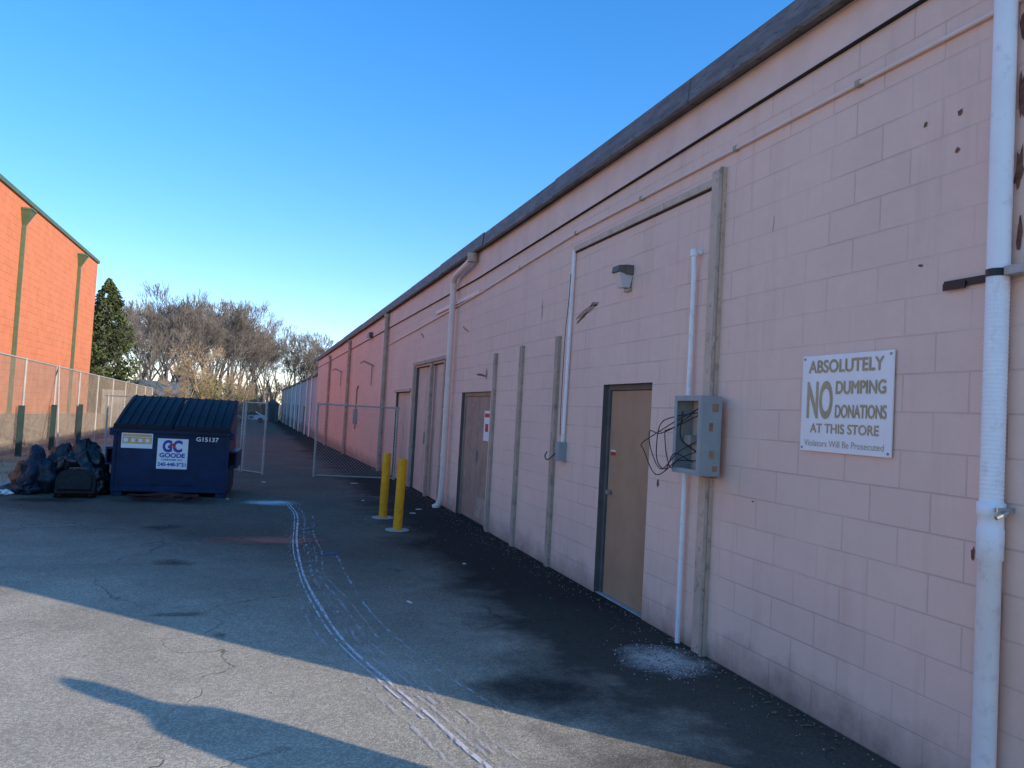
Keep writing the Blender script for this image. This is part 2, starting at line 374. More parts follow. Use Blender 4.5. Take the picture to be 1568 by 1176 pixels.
mb.box((3.32,10.985,.012),(3.36,11.762,1.965),'ddoor'); mb.box((3.32,11.775,.012),(3.36,12.555,1.965),'ddoor'); mb.box((3.333,11.7,.01),(3.345,11.8,1.96),'dark')
mb.box((3.315,11.08,.08),(3.3195,11.68,.40),'greypost')
mb.box((3.314,11.1,1.28),(3.3195,11.42,1.74),'lab_w'); mb.box((3.311,11.13,1.64),(3.3135,11.39,1.70),'lab_r'); mb.box((3.311,11.18,1.42),(3.3135,11.34,1.54),'lab_r')
mb.box((3.29,11.72,.95),(3.3195,11.75,1.1),'steel')
mb.obj('double_door',B,bevel=.003)
mb=MB()
for a,b in [(14.0,14.9),(14.92,15.8),(15.82,16.75)]: mb.box((3.31,a+.01,-.4),(3.36,b-.01,2.61),'pale')
for a,b in [(17.35,18.26),(18.28,19.2)]: mb.box((3.31,a+.01,-.4),(3.36,b-.01,2.09),'pale')
mb.box((3.28,15.75,1.0),(3.309,15.79,1.25),'steel'); mb.box((3.352,13.98,-.4),(3.38,19.25,2.62),'dark')
mb.obj('panel_doors',B,bevel=.004)
mb=MB()
def chip(y,z,ry,rz,m,X=WX,rot=0,seed=0):
    random.seed(seed*13+5); n=14; vs=[(X-.004,y,z)]
    for i in range(n):
        t=2*math.pi*i/n; r=random.uniform(.5,1.15); a=math.cos(t)*ry*r; b=math.sin(t)*rz*r
        vs.append((X-.004,y+a*math.cos(rot)-b*math.sin(rot),z+a*math.sin(rot)+b*math.cos(rot)))
    mb.add(vs,[(0,(i+1)%n+1,i+1) for i in range(n)],m)
for i,(y,z,a,b,m,r) in enumerate([(7.53,2.84,.30,.034,'crk',-.22),(7.62,2.79,.2,.018,'brown',-.3),(7.33,2.9,.14,.03,'crk',0),(3.15,2.60,.022,.008,'brown',0),(2.95,3.15,.016,.015,'brown',0),(2.94,3.34,.015,.022,'brown',.6),
    (3.15,3.35,.012,.022,'brown',.4),(2.79,1.16,.012,.04,'brown',0),(5.82,1.19,.02,.04,'brown',0),(11.5,2.29,.3,.02,'brown',.1),(11.2,2.3,.06,.1,'crk',0),(12.6,3.1,.3,.02,'crk',.3),(8.9,3.0,.01,.15,'crk',0),
    (2.60,3.65,.028,.10,'brown',0),(2.61,3.3,.02,.14,'brown',0),(2.61,2.95,.03,.12,'brown',.05),(2.60,2.66,.018,.1,'brown',0),(4.5,1.2,.016,.006,'brown',0),(4.4,3.1,.003,.1,'crk',.1),(16.3,3.3,.25,.03,'crk',.3)]):
    chip(y,z,a,b,m,rot=r,seed=i)
mb.obj('paint_chips',B)
B2=empty('flat_roof_building')
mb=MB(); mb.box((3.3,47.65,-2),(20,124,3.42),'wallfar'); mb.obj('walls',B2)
mb=MB(); mb.box((3.18,47.62,3.424),(20.1,124.1,3.57),'fascia'); mb.obj('roof_fascia',B2)
mb=MB()
for y in (52,57,66,74,83,95,108): mb.tube([(3.22,y,-1.2),(3.22,y,3.42)],.06,'white',8)
for y in (60,70,79,90,102): mb.box((3.27,y,-1.2),(3.299,y+1.1,1.5),'frame')
mb.obj('downspouts_and_doors',B2)

# pipes
mb=MB()
prof=[]
def P_(z,r): prof.append((z,r*.76))
P_(-.02,.064);P_(1.16,.064);P_(1.165,.072);P_(1.30,.074);P_(1.31,.070);P_(1.36,.070);P_(1.365,.077);P_(1.42,.077);P_(1.425,.066)
z=1.44
while z<2.44: P_(z,.063);P_(z+.006,.0655);P_(z+.010,.0655);P_(z+.016,.063); z+=.02
P_(2.46,.064);P_(4.27,.064)
PC=(3.19,2.655)
mb.tube([(*PC,z) for z,r in prof],[r for z,r in prof],'white',28)
mb.tube([(*PC,2.455),(*PC,2.49)],.051,'tape',28)
mb.box((3.232,2.71,2.452),(3.245,2.99,2.488),'tape'); mb.box((3.225,2.86,2.440),(3.2315,2.99,2.475),'tape')
mb.box((3.16,2.50,2.455),(3.24,2.602,2.495),'steel')
mb.box((3.14,2.585,1.385),(3.25,2.597,1.405),'steel');mb.tube([(3.13,2.58,1.36),(3.19,2.575,1.385)],.010,'steel',8)
mb.obj('downspout')
mb=MB()
mb.tube(catmull([(3.13,12.0,4.27),(3.12,12.08,4.17),(3.11,12.35,4.12),(3.12,12.9,4.08),(3.13,13.15,4.03),(3.14,13.24,3.9),(3.14,13.24,3.6)],6)+[(3.14,13.24,.5),(3.13,13.25,.18),(3.10,13.27,.05),(3.02,13.3,0)],.055,'pinkpipe',14)
for z in (3.9,1.7,.9): mb.tube([(3.14,13.24,z),(3.14,13.24,z+.05)],.064,'pinkpipe',14)
mb.tube([(3.12,11.97,4.13),(3.12,11.97,4.27)],.08,'trim',12)
mb.obj('downspout')
for y,t,b in ((20.9,4.25,-.1),(29.9,4.2,-.2),(38.5,4.1,-.3)):
    mb=MB(); mb.tube([(3.17,y,t),(3.17,y,b)],.06,'greypost',10); mb.tube([(3.17,y,t-.1),(3.17,y,t)],.09,'greypost',10); mb.obj('downspout')
mb=MB()
cp=[(YE,3.755),(3.63,3.76),(4.86,3.76),(6.34,3.76),(7.88,3.76),(9.8,3.69),(11.7,3.61),(13.4,3.56),(17.3,3.47),(21,3.4)]
mb.tube([(3.230,y,z) for y,z in cp],.013,'pinkpipe',8)
for y,z in [(3.63,3.76),(4.86,3.76),(6.34,3.76),(7.88,3.76),(9.8,3.69)]: mb.box((3.215,y-.018,z-.018),(3.249,y+.018,z+.018),'greypost')
mb.box((3.21,11.75,3.60),(3.249,14.9,3.66),'pinkpipe')
mb.obj('electrical_conduit')
mb=MB(); mb.tube([(3.25,5.30,3.06),(3.20,5.31,3.08),(3.19,5.31,3.03),(3.21,5.33,2.9),(3.21,5.33,0)],.020,'white',12); mb.tube([(3.19,5.31,3.03),(3.192,5.312,3.085)],.03,'white',12);mb.obj('electrical_conduit')
mb=MB(); mb.tube([(3.22,7.88,3.56),(3.22,7.9,2.6),(3.22,7.93,1.42)],.020,'white',10); mb.box((3.16,7.88,1.22),(3.249,8.00,1.43),'ebox')
mb.tube(catmull([(3.16,7.99,1.3),(3.12,8.1,1.22),(3.12,8.2,1.25),(3.18,8.3,1.3)],5),.007,'wire',6)
mb.tube(catmull([(3.2,7.9,3.3),(3.17,7.83,3.2),(3.18,7.87,3.0),(3.19,7.95,2.6),(3.2,7.99,1.9),(3.2,7.97,1.5)],5),.004,'wire',6)
mb.obj('junction_box')
mb=MB(); mb.tube([(3.23,27.3,.9),(3.23,27.3,2.3),(3.23,27.0,2.4)],.03,'greypost',8); mb.box((3.12,26.9,1.1),(3.249,27.2,1.6),'ebox'); mb.obj('junction_box')
E=empty('electrical_cabinet'); mb=MB()
x0,x1,y0,y1,z0,z1=3.02,3.192,4.83,5.21,1.335,1.915; t=.012
mb.box((x0,y0,z0),(x1,y0+t,z1),'ebox');mb.box((x0,y1-t,z0),(x1,y1,z1),'ebox');mb.box((x0,y0+t,z0),(x1,y1-t,z0+t),'ebox');mb.box((x0,y0+t,z1-t),(x1,y1-t,z1),'ebox')
mb.box((x1-t,y0+t,z0+t),(x1-.001,y1-t,z1-t),'band')
f=.04; mb.box((x0-.003,y0+t,z0+t),(x0+.008,y0+f,z1-t),'ebox');mb.box((x0-.003,y1-f,z0+t),(x0+.008,y1-t,z1-t),'ebox');mb.box((x0-.003,y0+f,z0+t),(x0+.008,y1-f,z0+f),'ebox');mb.box((x0-.003,y0+f,z1-f),(x0+.008,y1-f,z1-t),'ebox')
mb.box((x0+.06,5.06,1.55),(x1-.02,5.15,1.62),'steel')
mb.box((3.14,4.86,1.318),(3.192,4.98,1.334),'rust')
mb.obj('cabinet',E,bevel=.002)
mb=MB()
for a,b,c,d in [(3.11,3.16,1.80,1.86),(3.09,3.12,1.66,1.72),(3.10,3.14,1.46,1.52),(3.13,3.17,1.37,1.41)]: mb.box((a,y0-.003,c),(b,y0-.0005,d),'rust')
mb.obj('knockouts',E)
mb=MB(); random.seed(4)
for i in range(4):
    j=lambda s=.05: random.uniform(-s,s); e=.12*i-.25
    mb.tube(catmull([(3.12,5.0+j(),1.82+j(.04)),(3.03,5.18+j(),1.72+j()),(2.98,5.35+j()+e*.3,1.66+j()),(2.97,5.50+e,1.56+j(.08)),(2.98,5.48+e,1.42+j(.08)),(2.99,5.32+e*.6,1.34+j()),(3.0,5.12+j(),1.42+j(.08)),(3.1,5.0+j(),1.5+j(.1))],7),.0042,'wire',6)
mb.tube(catmull([(3.06,5.15,1.8),(3.02,5.1,1.6),(3.1,5.0,1.5)],6),.006,'wire',6)
mb.obj('loose_cables',E)
mb=MB(); mb.box((3.17,6.46,3.07),(3.249,6.62,3.16),'frame'); mb.add([(3.10,6.47,3.15),(3.10,6.61,3.15),(3.09,6.61,3.09),(3.09,6.47,3.09),(3.17,6.47,3.16),(3.17,6.61,3.16),(3.17,6.61,3.08),(3.17,6.47,3.08)],[(0,3,2,1),(0,1,5,4),(3,7,6,2),(1,2,6,5),(0,4,7,3)],'frame')
mb.add([(3.11,6.48,3.088),(3.11,6.60,3.088),(3.15,6.59,2.95),(3.15,6.49,2.95),(3.249,6.48,3.065),(3.249,6.60,3.065),(3.23,6.59,2.95),(3.23,6.49,2.95)],[(0,3,2,1),(1,2,6,5),(0,4,7,3),(3,7,6,2)],'lens')
mb.box((3.22,6.48,2.92),(3.249,6.60,2.948),'steel'); mb.obj('wall_lamp',bevel=.003)
mb=MB(); mb.box((3.12,24,3.88),(3.249,24.4,4.02),'frame'); mb.box((3.05,24.05,3.86),(3.119,24.35,3.96),'lens'); mb.obj('wall_lamp')
for y,z in ((23.6,2.96),(33,3.1)):
    mb=MB(); mb.tube([(3.25,y,z),(2.95,y,z+.12),(2.85,y,z+.05)],.03,'greypost',8); mb.tube([(3.2,y,z),(3.2,y,z-.6)],.02,'greypost',8); mb.obj('pipe_bracket')
S=empty('no_dumping_sign'); mb=MB()
mb.box((3.230,3.29,1.58),(3.240,4.02,2.165),'signw')
for y,z in ((3.31,1.6),(4.0,1.6),(3.31,2.145),(4.0,2.145)): mb.tube([(3.230,y,z),(3.226,y,z)],.008,'steel',8)
mb.obj('board',S,bevel=.002)
def T4(y,z,x=3.2285): return Matrix(((0,0,-1,x),(-1,0,0,y),(0,1,0,z),(0,0,0,1)))
def btext(n,b,s,y,z,w,bold):
    for i,(dy,dz) in enumerate(((-bold,0),(bold,0),(0,bold),(0,-bold))): text(n+'_%d'%i,b,s,'signt',T4(y+dy,z+dz,3.2287-.0004*i),S,w)
btext('line_1','ABSOLUTELY',.105,3.96,2.06,.60,.0035)
text('line_2','NO',.30,'signt',T4(3.97,1.79),S,.225,bold=.010)
btext('line_3','DUMPING',.105,3.72,1.93,.38,.0035)
btext('line_4','DONATIONS',.105,3.72,1.79,.39,.003)
btext('line_5','AT THIS STORE',.078,3.93,1.695,.55,.002)
text('line_6','Violators Will Be Prosecuted',.055,'signt',T4(3.98,1.612),S,.64)

for x,y,lean in ((1.93,11.97,.01),(1.95,10.77,.02)):
    mb=MB(); h=1.0
    mb.tube([(0,0,-.02),(lean,0,h-.03),(lean,0,h-.01),(lean,0,h),(lean,0,h+.004)],[.064,.064,.060,.05,.01],'yellow',20)
    mb.tube([(0,0,-.02),(0,0,.012)],.17,'conc',9); mb.obj('yellow_bollard',loc=(x,y,0))

# ---------------------------------------------------------------- dumpster
D=empty('dumpster',(-2.27,14.22,0)); D.rotation_euler=(0,0,-.05)
W_=1.86; Dp=1.35
mb=MB()
def prism(mb,x0,x1,poly,m):
    n=len(poly); vs=[(x0,a,b) for a,b in poly]+[(x1,a,b) for a,b in poly]
    mb.add(vs,[tuple(range(n)),tuple(range(2*n-1,n-1,-1))]+[(i,n+i,n+(i+1)%n,(i+1)%n) for i in range(n)],m)
prism(mb,.02,W_-.02,[(0,.08),(Dp,.08),(Dp,1.58),(0,1.14)][::-1],'blue')
mb.box((.0,-.04,1.06),(W_,.0,1.15),'blue')
mb.box((.02,-.025,.08),(W_-.02,-.001,.17),'blue')
for x in (.02,W_-.07): mb.box((x,-.022,.172),(x+.05,-.001,1.058),'blue')
mb.box((.05,.0,.0),(.2,Dp,.078),'blue'); mb.box((W_-.2,.0,.0),(W_-.05,Dp,.078),'blue')
mb.box((.6,-.018,.20),(1.3,-.001,.24),'blue')
for s_ in(0,1):
    xa,xb=(-.11,.018) if s_==0 else (W_-.018,W_+.11)
    mb.box((xa,.1,.76),(xb,1.1,.80),'blue');mb.box((xa,.1,.50),(xb,1.1,.54),'blue')
    xo=xa if s_==0 else xb-.03; mb.box((xo,.1,.542),(xo+.03,1.1,.758),'blue')
    mb.box((xa+.01 if s_==0 else xa+.02,.3,.545),(xb-.02 if s_==0 else xb-.035,.32,.755),'dark')
    xx=-.05 if s_==0 else W_-.02; mb.box((xx,.0,1.0),(xx+.07,.12,1.12),'blue')
mb.obj('body',D,bevel=.006)
mb=MB()
for s_ in(0,1):
    xa=.02+s_*(W_/2-.01); xb=xa+W_/2-.03
    def q(x,y,dz): return (x,y,1.17+dz+y*(.47/Dp) + .03*math.sin(math.pi*max(0,min(1,y/Dp))))
    ysl=[-.05,0,.2,.5,.8,1.1,Dp]
    for a,b in zip(ysl,ysl[1:]):
        vs=[q(xa,a,0),q(xb,a,0),q(xb,b,0),q(xa,b,0),q(xa,a,.03),q(xb,a,.03),q(xb,b,.03),q(xa,b,.03)]
        mb.add(vs,[(0,3,2,1),(4,5,6,7),(0,1,5,4),(1,2,6,5),(2,3,7,6),(3,0,4,7)],'lid')
        n=7
        for i in range(n):
            x=xa+.05+(xb-xa-.1)*i/(n-1)
            vs=[q(x-.022,a,.03),q(x+.022,a,.03),q(x+.022,b,.03),q(x-.022,b,.03),q(x-.014,a,.055),q(x+.014,a,.055),q(x+.014,b,.055),q(x-.014,b,.055)]
            mb.add(vs,[(4,5,6,7),(0,1,5,4),(1,2,6,5),(3,0,4,7)],'lid')
    mb.box((xa,-.075,1.13),(xb,-.045,1.20),'lid')
mb.tube([(.02,Dp+.02,1.66),(W_-.02,Dp+.02,1.66)],.018,'lid',8)
mb.obj('lids',D,bevel=.003)
mb=MB()
mb.box((.14,-.006,.80),(.62,-.0012,1.05),'lab_w'); mb.box((.155,-.009,.875),(.605,-.0065,.98),'lab_y'); mb.box((.16,-.009,.99),(.60,-.0065,1.03),'lab_y')
mb.box((.70,-.006,.47),(1.18,-.0012,.98),'lab_w')
for i in range(4): mb.box((.18+.11*i,-.011,.90),(.24+.11*i,-.0095,.96),'lab_w')
mb.obj('labels',D)
def DT(x,z,y=-.0085): return Matrix(((1,0,0,x),(0,0,-1,y),(0,1,0,z),(0,0,0,1)))
def dtext(n,b,s,m,x,z,w,bold=0,y=-.0085):
    o=text(n,b,s,m,Matrix.Identity(4),D,w,bold=bold); o.matrix_parent_inverse=Matrix.Identity(4); o.matrix_local=DT(x,z,y)
dtext('serial_number','G15137',.10,'lab_w',1.30,.955,.36,.002,y=-.003)
dtext('logo_g','G',.26,'lab_b',.78,.765,.15,.012); dtext('logo_c','C',.26,'lab_b',.94,.765,.15,.012); dtext('logo_r','a',.2,'lab_r',.88,.80,.12,.01,y=-.0125)
dtext('name','GOODE',.10,'lab_b',.74,.665,.40,.004); dtext('name_2','COMPANIES, INC.',.04,'lab_b',.77,.61,.34,.001); dtext('phone','240-448-3921',.08,'lab_b',.72,.52,.44,.003)

def blob(name,loc,r,mat,seed,amp=.22,knot=True,rot=0):
    mb=MB(); nu,nv=56,36; vs=[]
    for j in range(nv+1):
        ph=math.pi*j/nv
        for i in range(nu):
            th=2*math.pi*i/nu; d=Vector((math.sin(ph)*math.cos(th),math.sin(ph)*math.sin(th),math.cos(ph)))
            k=1+amp*noise.noise(d*1.6+Vector((seed,0,0)))*1.6+amp*.6*noise.noise(d*4.5+Vector((0,seed,0)))+amp*.5*abs(noise.noise(d*9+Vector((0,seed,3))))
            if knot and ph<.5: k*=1+.25*(1-ph/.5)
            z=d.z*r[2]*k
            vs.append((d.x*r[0]*k,d.y*r[1]*k,max(z,-r[2]*.8)))
    mb.add(vs,[(j*nu+i,(j+1)*nu+i,(j+1)*nu+(i+1)%nu,j*nu+(i+1)%nu) for j in range(nv) for i in range(nu)],mat,True)
    o=mb.obj(name,loc=(loc[0],loc[1],loc[2]+r[2]*.8)); o.rotation_euler=(0,0,rot); return o
blob('trash_bag',(-3.38,14.5,0),(.27,.3,.34),'bagb',1.3,.28)
blob('trash_bag',(-3.1,14.9,0),(.33,.3,.36),'bagk',4.1,.28)
blob('trash_bag',(-2.74,14.75,0),(.32,.3,.40),'bagk',7.7,.3)
blob('trash_bag',(-2.5,14.3,0),(.2,.25,.24),'bagk',9.2,.3)
blob('cloth_bundle',(-3.45,14.25,.0),(.16,.18,.12),'bagb',2.2,.35,False); blob('cloth_bundle',(-3.6,14.55,.12),(.13,.16,.2),'bago',5.2,.35,False)
blob('cloth_bundle',(-1.45,13.85,-.02),(.42,.15,.06),'rag',3.2,.5,False); blob('cloth_bundle',(-1.05,13.85,-.02),(.2,.12,.05),'rag',6.2,.5,False)
blob('cloth_bundle',(-3.72,14.1,0),(.09,.08,.04),'lab_w',8.2,.4,False)
# soft suitcase lying back against the bags
mb=MB(); R=Matrix.Rotation(math.radians(-28),4,'X')
def dome(w,h,d0,d1,z0,mat):
    out=[(-w,z0),(w,z0)]+[(w*abs(math.cos(a))**.6*(1 if math.cos(a)>0 else -1),z0+h*(.45+.55*math.sin(a)**.8)) for a in [math.pi*i/14 for i in range(15)]]
    n=len(out); vs=[R@Vector((x,d0,z)) for x,z in out]+[R@Vector((x*.93,d1,z0+.01+(z-z0)*.93)) for x,z in out]
    mb.add(vs,[tuple(range(n)),tuple(range(2*n-1,n-1,-1))]+[(i,n+i,n+(i+1)%n,(i+1)%n) for i in range(n)],mat)
dome(.30,.44,.10,-.10,.0,'case'); dome(.24,.30,-.102,-.15,.05,'case')
mb.tube([R@Vector(p) for p in [(-.12,.05,.40),(-.12,.05,.50),(.12,.05,.50),(.12,.05,.40)]],.011,'frame',8)
mb.tube([R@Vector(p) for p in [(-.06,-.02,.43),(-.05,-.03,.47),(.05,-.03,.47),(.06,-.02,.43)]],.012,'frame',8)
for x in(-.22,.22): mb.tube([(x-.03,.0,.02),(x+.03,.0,.02)],.035,'rubber',10)
o=mb.obj('suitcase',bevel=.018,loc=(-2.68,13.8,.03)); o.rotation_euler=(0,0,.1)

# ---------------------------------------------------------------- fences
def fence(name,p0,p1,h,posts,sp=.06,wr=.0022,zf=hy,rail=True,bottom=True,r=.022,z_off=.04,mm='fsteel'):
    e=empty(name); p0=Vector((*p0,0));p1=Vector((*p1,0)); L=(p1-p0).length; d=(p1-p0)/L
    def at(t,z): q=p0+d*t; return Vector((q.x,q.y,zf(q.y)+z))
    mb=MB()
    n=int((L+h)/sp)
    for i in range(n+1):
        for sgn in(1,-1):
            a=-h+i*sp
            t0,z0,t1,z1=a,0,a+h,h
            if t0<0: z0=-t0;t0=0
            if t1>L: z1-=t1-L;t1=L
            if t1-t0<.02: continue
            if sgn<0: t0,t1=L-t0,L-t1
            mb.tube([at(t0,z_off+z0),at(t1,z_off+z1)],wr,mm,3,False,False)
    mb.obj('chain_link',e)
    mb=MB()
    for t in posts: mb.tube([at(t,-.1),at(t,h+.06)],r,'fsteel',10)
    K=max(1,int(L/3))
    if rail: mb.tube([at(L*k/K,h+.03) for k in range(K+1)],r*.75,'fsteel',8)
    if bottom: mb.tube([at(L*k/K,z_off) for k in range(K+1)],r*.6,'fsteel',8)
    mb.obj('frame',e); return e
fence('chain_link_fence',(1.32,18.58),(3.2,18.3),1.68,[0,1.85],sp=.075,wr=.0026,r=.026)
fence('chain_link_gate',(.18,18.72),(-.28,19.44),1.62,[0,.854],sp=.075,wr=.0026,r=.026)
fence('chain_link_fence',(-.34,19.5),(-3.6,21.2),1.62,[.0,1.8,3.6],sp=.075,wr=.0026)
fence('chain_link_fence',(-5.9,13.7),(-5.9,49),2.48,[0.1,3.2,6.4,9.6,12.85,16.1,19.3,22.5,25.7,29,32.2,35.2],sp=.075,wr=.0032,r=.034,bottom=False,mm='fmesh')
mb=MB()
mb.tube([(-5.85,26.6,2.45),(-5.3,24.6,0)],.025,'fsteel',8)
for y in (22.6,25.9,29.5): mb.box((-5.82,y,-.3),(-5.70,y+.14,1.25),'orail')
mb.obj('fence_brace')

# ---------------------------------------------------------------- orange building
O=empty('orange_brick_building')
mb=MB(); mb.box((-32,20,-1),(-10,53,9.62),'obrick'); mb.obj('walls',O)
mb=MB(); mb.box((-32.1,19.9,9.625),(-9.9,53.1,9.80),'green'); mb.obj('coping',O)
mb=MB()
for y in (26.8,37.3,47.9):
    mb.box((-9.99,y-.07,.3),(-9.85,y+.07,8.7),'green')
    mb.add([(-9.99,y-.35,9.2),(-9.99,y+.35,9.2),(-9.6,y+.35,9.2),(-9.6,y-.35,9.2),(-9.99,y-.08,8.6),(-9.99,y+.08,8.6),(-9.85,y+.08,8.6),(-9.85,y-.08,8.6)],[(0,1,2,3),(3,2,6,7),(0,3,7,4),(1,5,6,2),(4,7,6,5)],'green')
    mb.box((-9.99,y-.38,9.2),(-9.57,y+.38,9.28),'green')
mb.obj('downspouts',O)

# ---------------------------------------------------------------- vegetation
def rv(): return Vector((random.gauss(0,1),random.gauss(0,1),random.gauss(0,1))).normalized()
def bare_tree(seed,H_,spread=.75,mat='bark',tw='twig',maxd=6,kids=(2,4),rmin=.011,up=.12):
    random.seed(seed); mb=MB(); cnt=[0]
    def grow(p,d,L,r,dep):
        if cnt[0]>16000: return
        n=2 if dep<3 else 1
        for i in range(n+ (1 if dep<2 else 0)):
            d2=(d+rv()*.14+Z*.04).normalized(); q=p+d2*L/(n); r2=max(rmin,r*.82); cnt[0]+=1
            mb.tube([p,q],[r,r2],mat if dep<4 else tw,5 if dep<2 else 3,False); p,d,r=q,d2,r2
            if dep>0 and dep<maxd and random.random()<.4:
                s=(d+rv()*.9).normalized(); grow(p,s,L*.6,r*.5,dep+1)
        if dep>=maxd: return
        for i in range(random.randint(*kids)):
            s=(d*1.0+rv()*spread+Z*up).normalized(); grow(p,s,L*random.uniform(.62,.86),max(rmin,r*random.uniform(.55,.72)),dep+1)
    grow(Vector((0,0,-.3)),Z,H_*.17,H_*.015,0)
    zs=max(v[2] for v in mb.v); k=H_/zs; mb.v=[(a*k,b*k,c*k) for a,b,c in mb.v]
    o=mb.obj('tmp'); m=o.data; bpy.data.objects.remove(o); return m
protos=[bare_tree(s,10,.5,'bark','twig',6,(2,3),.0085,.30) for s in (11,12,13,14,15,16)]
tanp=[bare_tree(s,10,.95,'tan','tan',5,(3,4)) for s in (21,22)]
def inst(parent,me,x,y,h,name,wx=1):
    o=bpy.data.objects.new(name,me); C.objects.link(o); o.parent=parent; s=h/10; o.scale=(s*wx,s*wx,s); o.location=(x,y,hx(x,y)-.1); o.rotation_euler=(0,0,random.uniform(0,6.3))
T=empty('bare_tree_woods'); random.seed(5)
sky=[(-.30,.085),(-.20,.097),(-.158,.103),(-.116,.117),(-.066,.128),(-.027,.108),(.036,.092),(.077,.080),(.2,.078),(.4,.08)]
def skl(t):
    for (a,b),(c,d) in zip(sky,sky[1:]):
        if t<=c: return b+(d-b)*max(0,(t-a))/(c-a)
    return .08
for row,(Y,n,k,ta,tb) in enumerate([(88,12,.84,-.27,.0),(104,18,.98,-.27,.0),(122,22,1.02,-.27,.04),(145,32,1.0,-.25,.16),(134,20,1.0,-.06,.14),(160,26,1.02,-.12,.16)]):
    for i in range(n):
        t=ta+(tb-ta)*(i+random.uniform(-.5,.5))/n; y=Y+random.uniform(-6,6); x=t*y
        if x>1.5 and y<128: continue
        if -3<x<4 and y<112: continue
        h=skl(t)*y*k*random.uniform(.72,1.06)+2.9
        inst(T,random.choice(protos),x,y,h,'tree_%d_%d'%(row,i),random.uniform(.95,1.35))
T2=empty('tan_shrub_trees')
for i,(x,y,h) in enumerate([(-4.3,64,6.8),(-5.4,68,5.4),(-3.4,70,5.2),(-7.2,72,4.2),(-2.0,76,4.0),(-6.3,62,3.2)]): inst(T2,random.choice(tanp),x,y,h,'shrub_%d'%i,1.2)
T3=empty('brush')
for i in range(150):
    far_=i>=70
    y=random.uniform(126,175) if far_ else random.uniform(60,150); t=random.uniform(-.26,.14); x=t*y
    if x>-1.5 and y<125: continue
    inst(T3,random.choice(protos if far_ else tanp+protos),x,y,random.uniform(4,8) if far_ else random.uniform(1.8,3.6),'brush_%d'%i,1.7)
def leafmass(name,loc,parts,n,size,mat,seed,trunk=None):
    random.seed(seed); mb=MB()
    if trunk: mb.tube([(0,0,-.3),(0.05,0,trunk*.5),(0,0,trunk)],[.16,.1,.02],'bark',8)
    for i in range(n):
        p=parts()
        if p is None: continue
        a=rv(); b=a.cross(rv()).normalized(); s=size*random.uniform(.5,1.3)
        mb.add([p-a*s,p+b*s*.45,p+a*s,p-b*s*.45],[(0,1,2,3)],mat)
    return mb.obj(name,loc=loc)
def cone(H_,R_,sd):
    def f():
        t=random.random()**1.35; th=random.uniform(0,6.28)
        prof=R_*(1-t)**.75*(.35+.65*min(1,t*7+.3))
        lob=1+.45*noise.noise(Vector((math.cos(th)*1.5,math.sin(th)*1.5,t*9+sd)))+.7*noise.noise(Vector((math.cos(th)*4,math.sin(th)*4,t*22+sd)))
        r=prof*lob*(1-.55*random.random()**2)
        if noise.noise(Vector((math.cos(th)*2,math.sin(th)*2,t*14+sd+7)))<-.16: return None
        return Vector((math.cos(th)*r,math.sin(th)*r,.3+t*H_))
    return f
leafmass('evergreen_tree',(-10.5,60,hy(60)),cone(9.9,3.0,3),18000,.14,'ever',8,9.5)
leafmass('evergreen_tree',(-12.9,66,hy(66)),cone(8.5,2.6,9),9000,.17,'ever',9,8)
def bushf(H_,R_,sd):
    def f():
        d=rv(); k=random.random()**.4
        if noise.noise(d*2.2+Vector((sd,0,0)))<-.12: return None
        return Vector((d.x*R_*k,d.y*R_*k,H_*.5+d.z*H_*.5*k))
    return f
for i,(x,y,h,r,m) in enumerate([(-3.4,63,4.0,1.1,'leafy'),(-5.0,66,2.2,1.4,'leafy'),(-6.4,90,4,2.2,'ever'),(-14,88,4,2.5,'ever'),(-1.6,92,4.0,1.5,'ever'),(-3.5,112,5,2,'ever'),(.2,128,3.6,2.2,'ever')]):
    leafmass('shrub',(x,y,hy(y)),bushf(h,r,i*3.1),1800,.10 if m=='leafy' else .14,m,30+i)
random.seed(2); mb=MB()
for i in range(12000):
    y=random.uniform(13,54); x=random.choice([random.uniform(-9.9,-6.1),random.uniform(-9.9,-6.1),random.uniform(-5.8,-4.05)])
    z=hx(x,y)-.02; h=random.uniform(.04,.22)*(.5 if x>-6 else 1); a=random.uniform(0,6.28); w=.008; dx,dy=math.cos(a)*w,math.sin(a)*w
    mb.add([(x-dx,y-dy,z),(x+dx,y+dy,z),(x+random.gauss(0,.05),y+random.gauss(0,.05),z+h)],[(0,1,2)],'grass')
mb.obj('dry_grass')
random.seed(12); mb=MB()
for i in range(1900):
    if i<500: x=random.gauss(2.88,.15); y=random.gauss(4.93,.16); s=random.uniform(.004,.012)
    else:
        y=random.uniform(2.5,22); x=3.22-abs(random.gauss(0,.2)) if i<1500 else random.uniform(-1.5,3.2); s=random.uniform(.002,.008)
    if x>3.22: continue
    m='peb' if random.random()<.6 else 'crk'
    c=Vector((x,y,hy(y)+s*.5)); vs=[c+Vector((random.uniform(.5,1)*a*s,random.uniform(.5,1)*b*s,random.uniform(.4,.8)*cc*s)) for a,b,cc in ((1,0,0),(0,1,0),(-1,0,0),(0,-1,0),(0,0,1),(0,0,-1))]
    mb.add(vs,[(0,1,4),(1,2,4),(2,3,4),(3,0,4),(1,0,5),(2,1,5),(3,2,5),(0,3,5)],m)
mb.obj('gravel')
mb=MB()
for i in range(260):
    y=random.uniform(2.6,20); x=3.21-abs(random.gauss(0,.09)); s=random.uniform(.012,.03); a=random.uniform(0,6.3)
    if i>225: x=random.uniform(-3.6,-2.2); y=random.uniform(12.6,14)
    c=Vector((x,y,hy(y)+.010)); u=Vector((math.cos(a),math.sin(a),random.uniform(-.3,.3)))*s; v=Vector((-math.sin(a),math.cos(a),random.uniform(-.2,.2)))*s*.5
    mb.add([c-u,c-v,c+u,c+v],[(0,1,2,3)],'leaf')
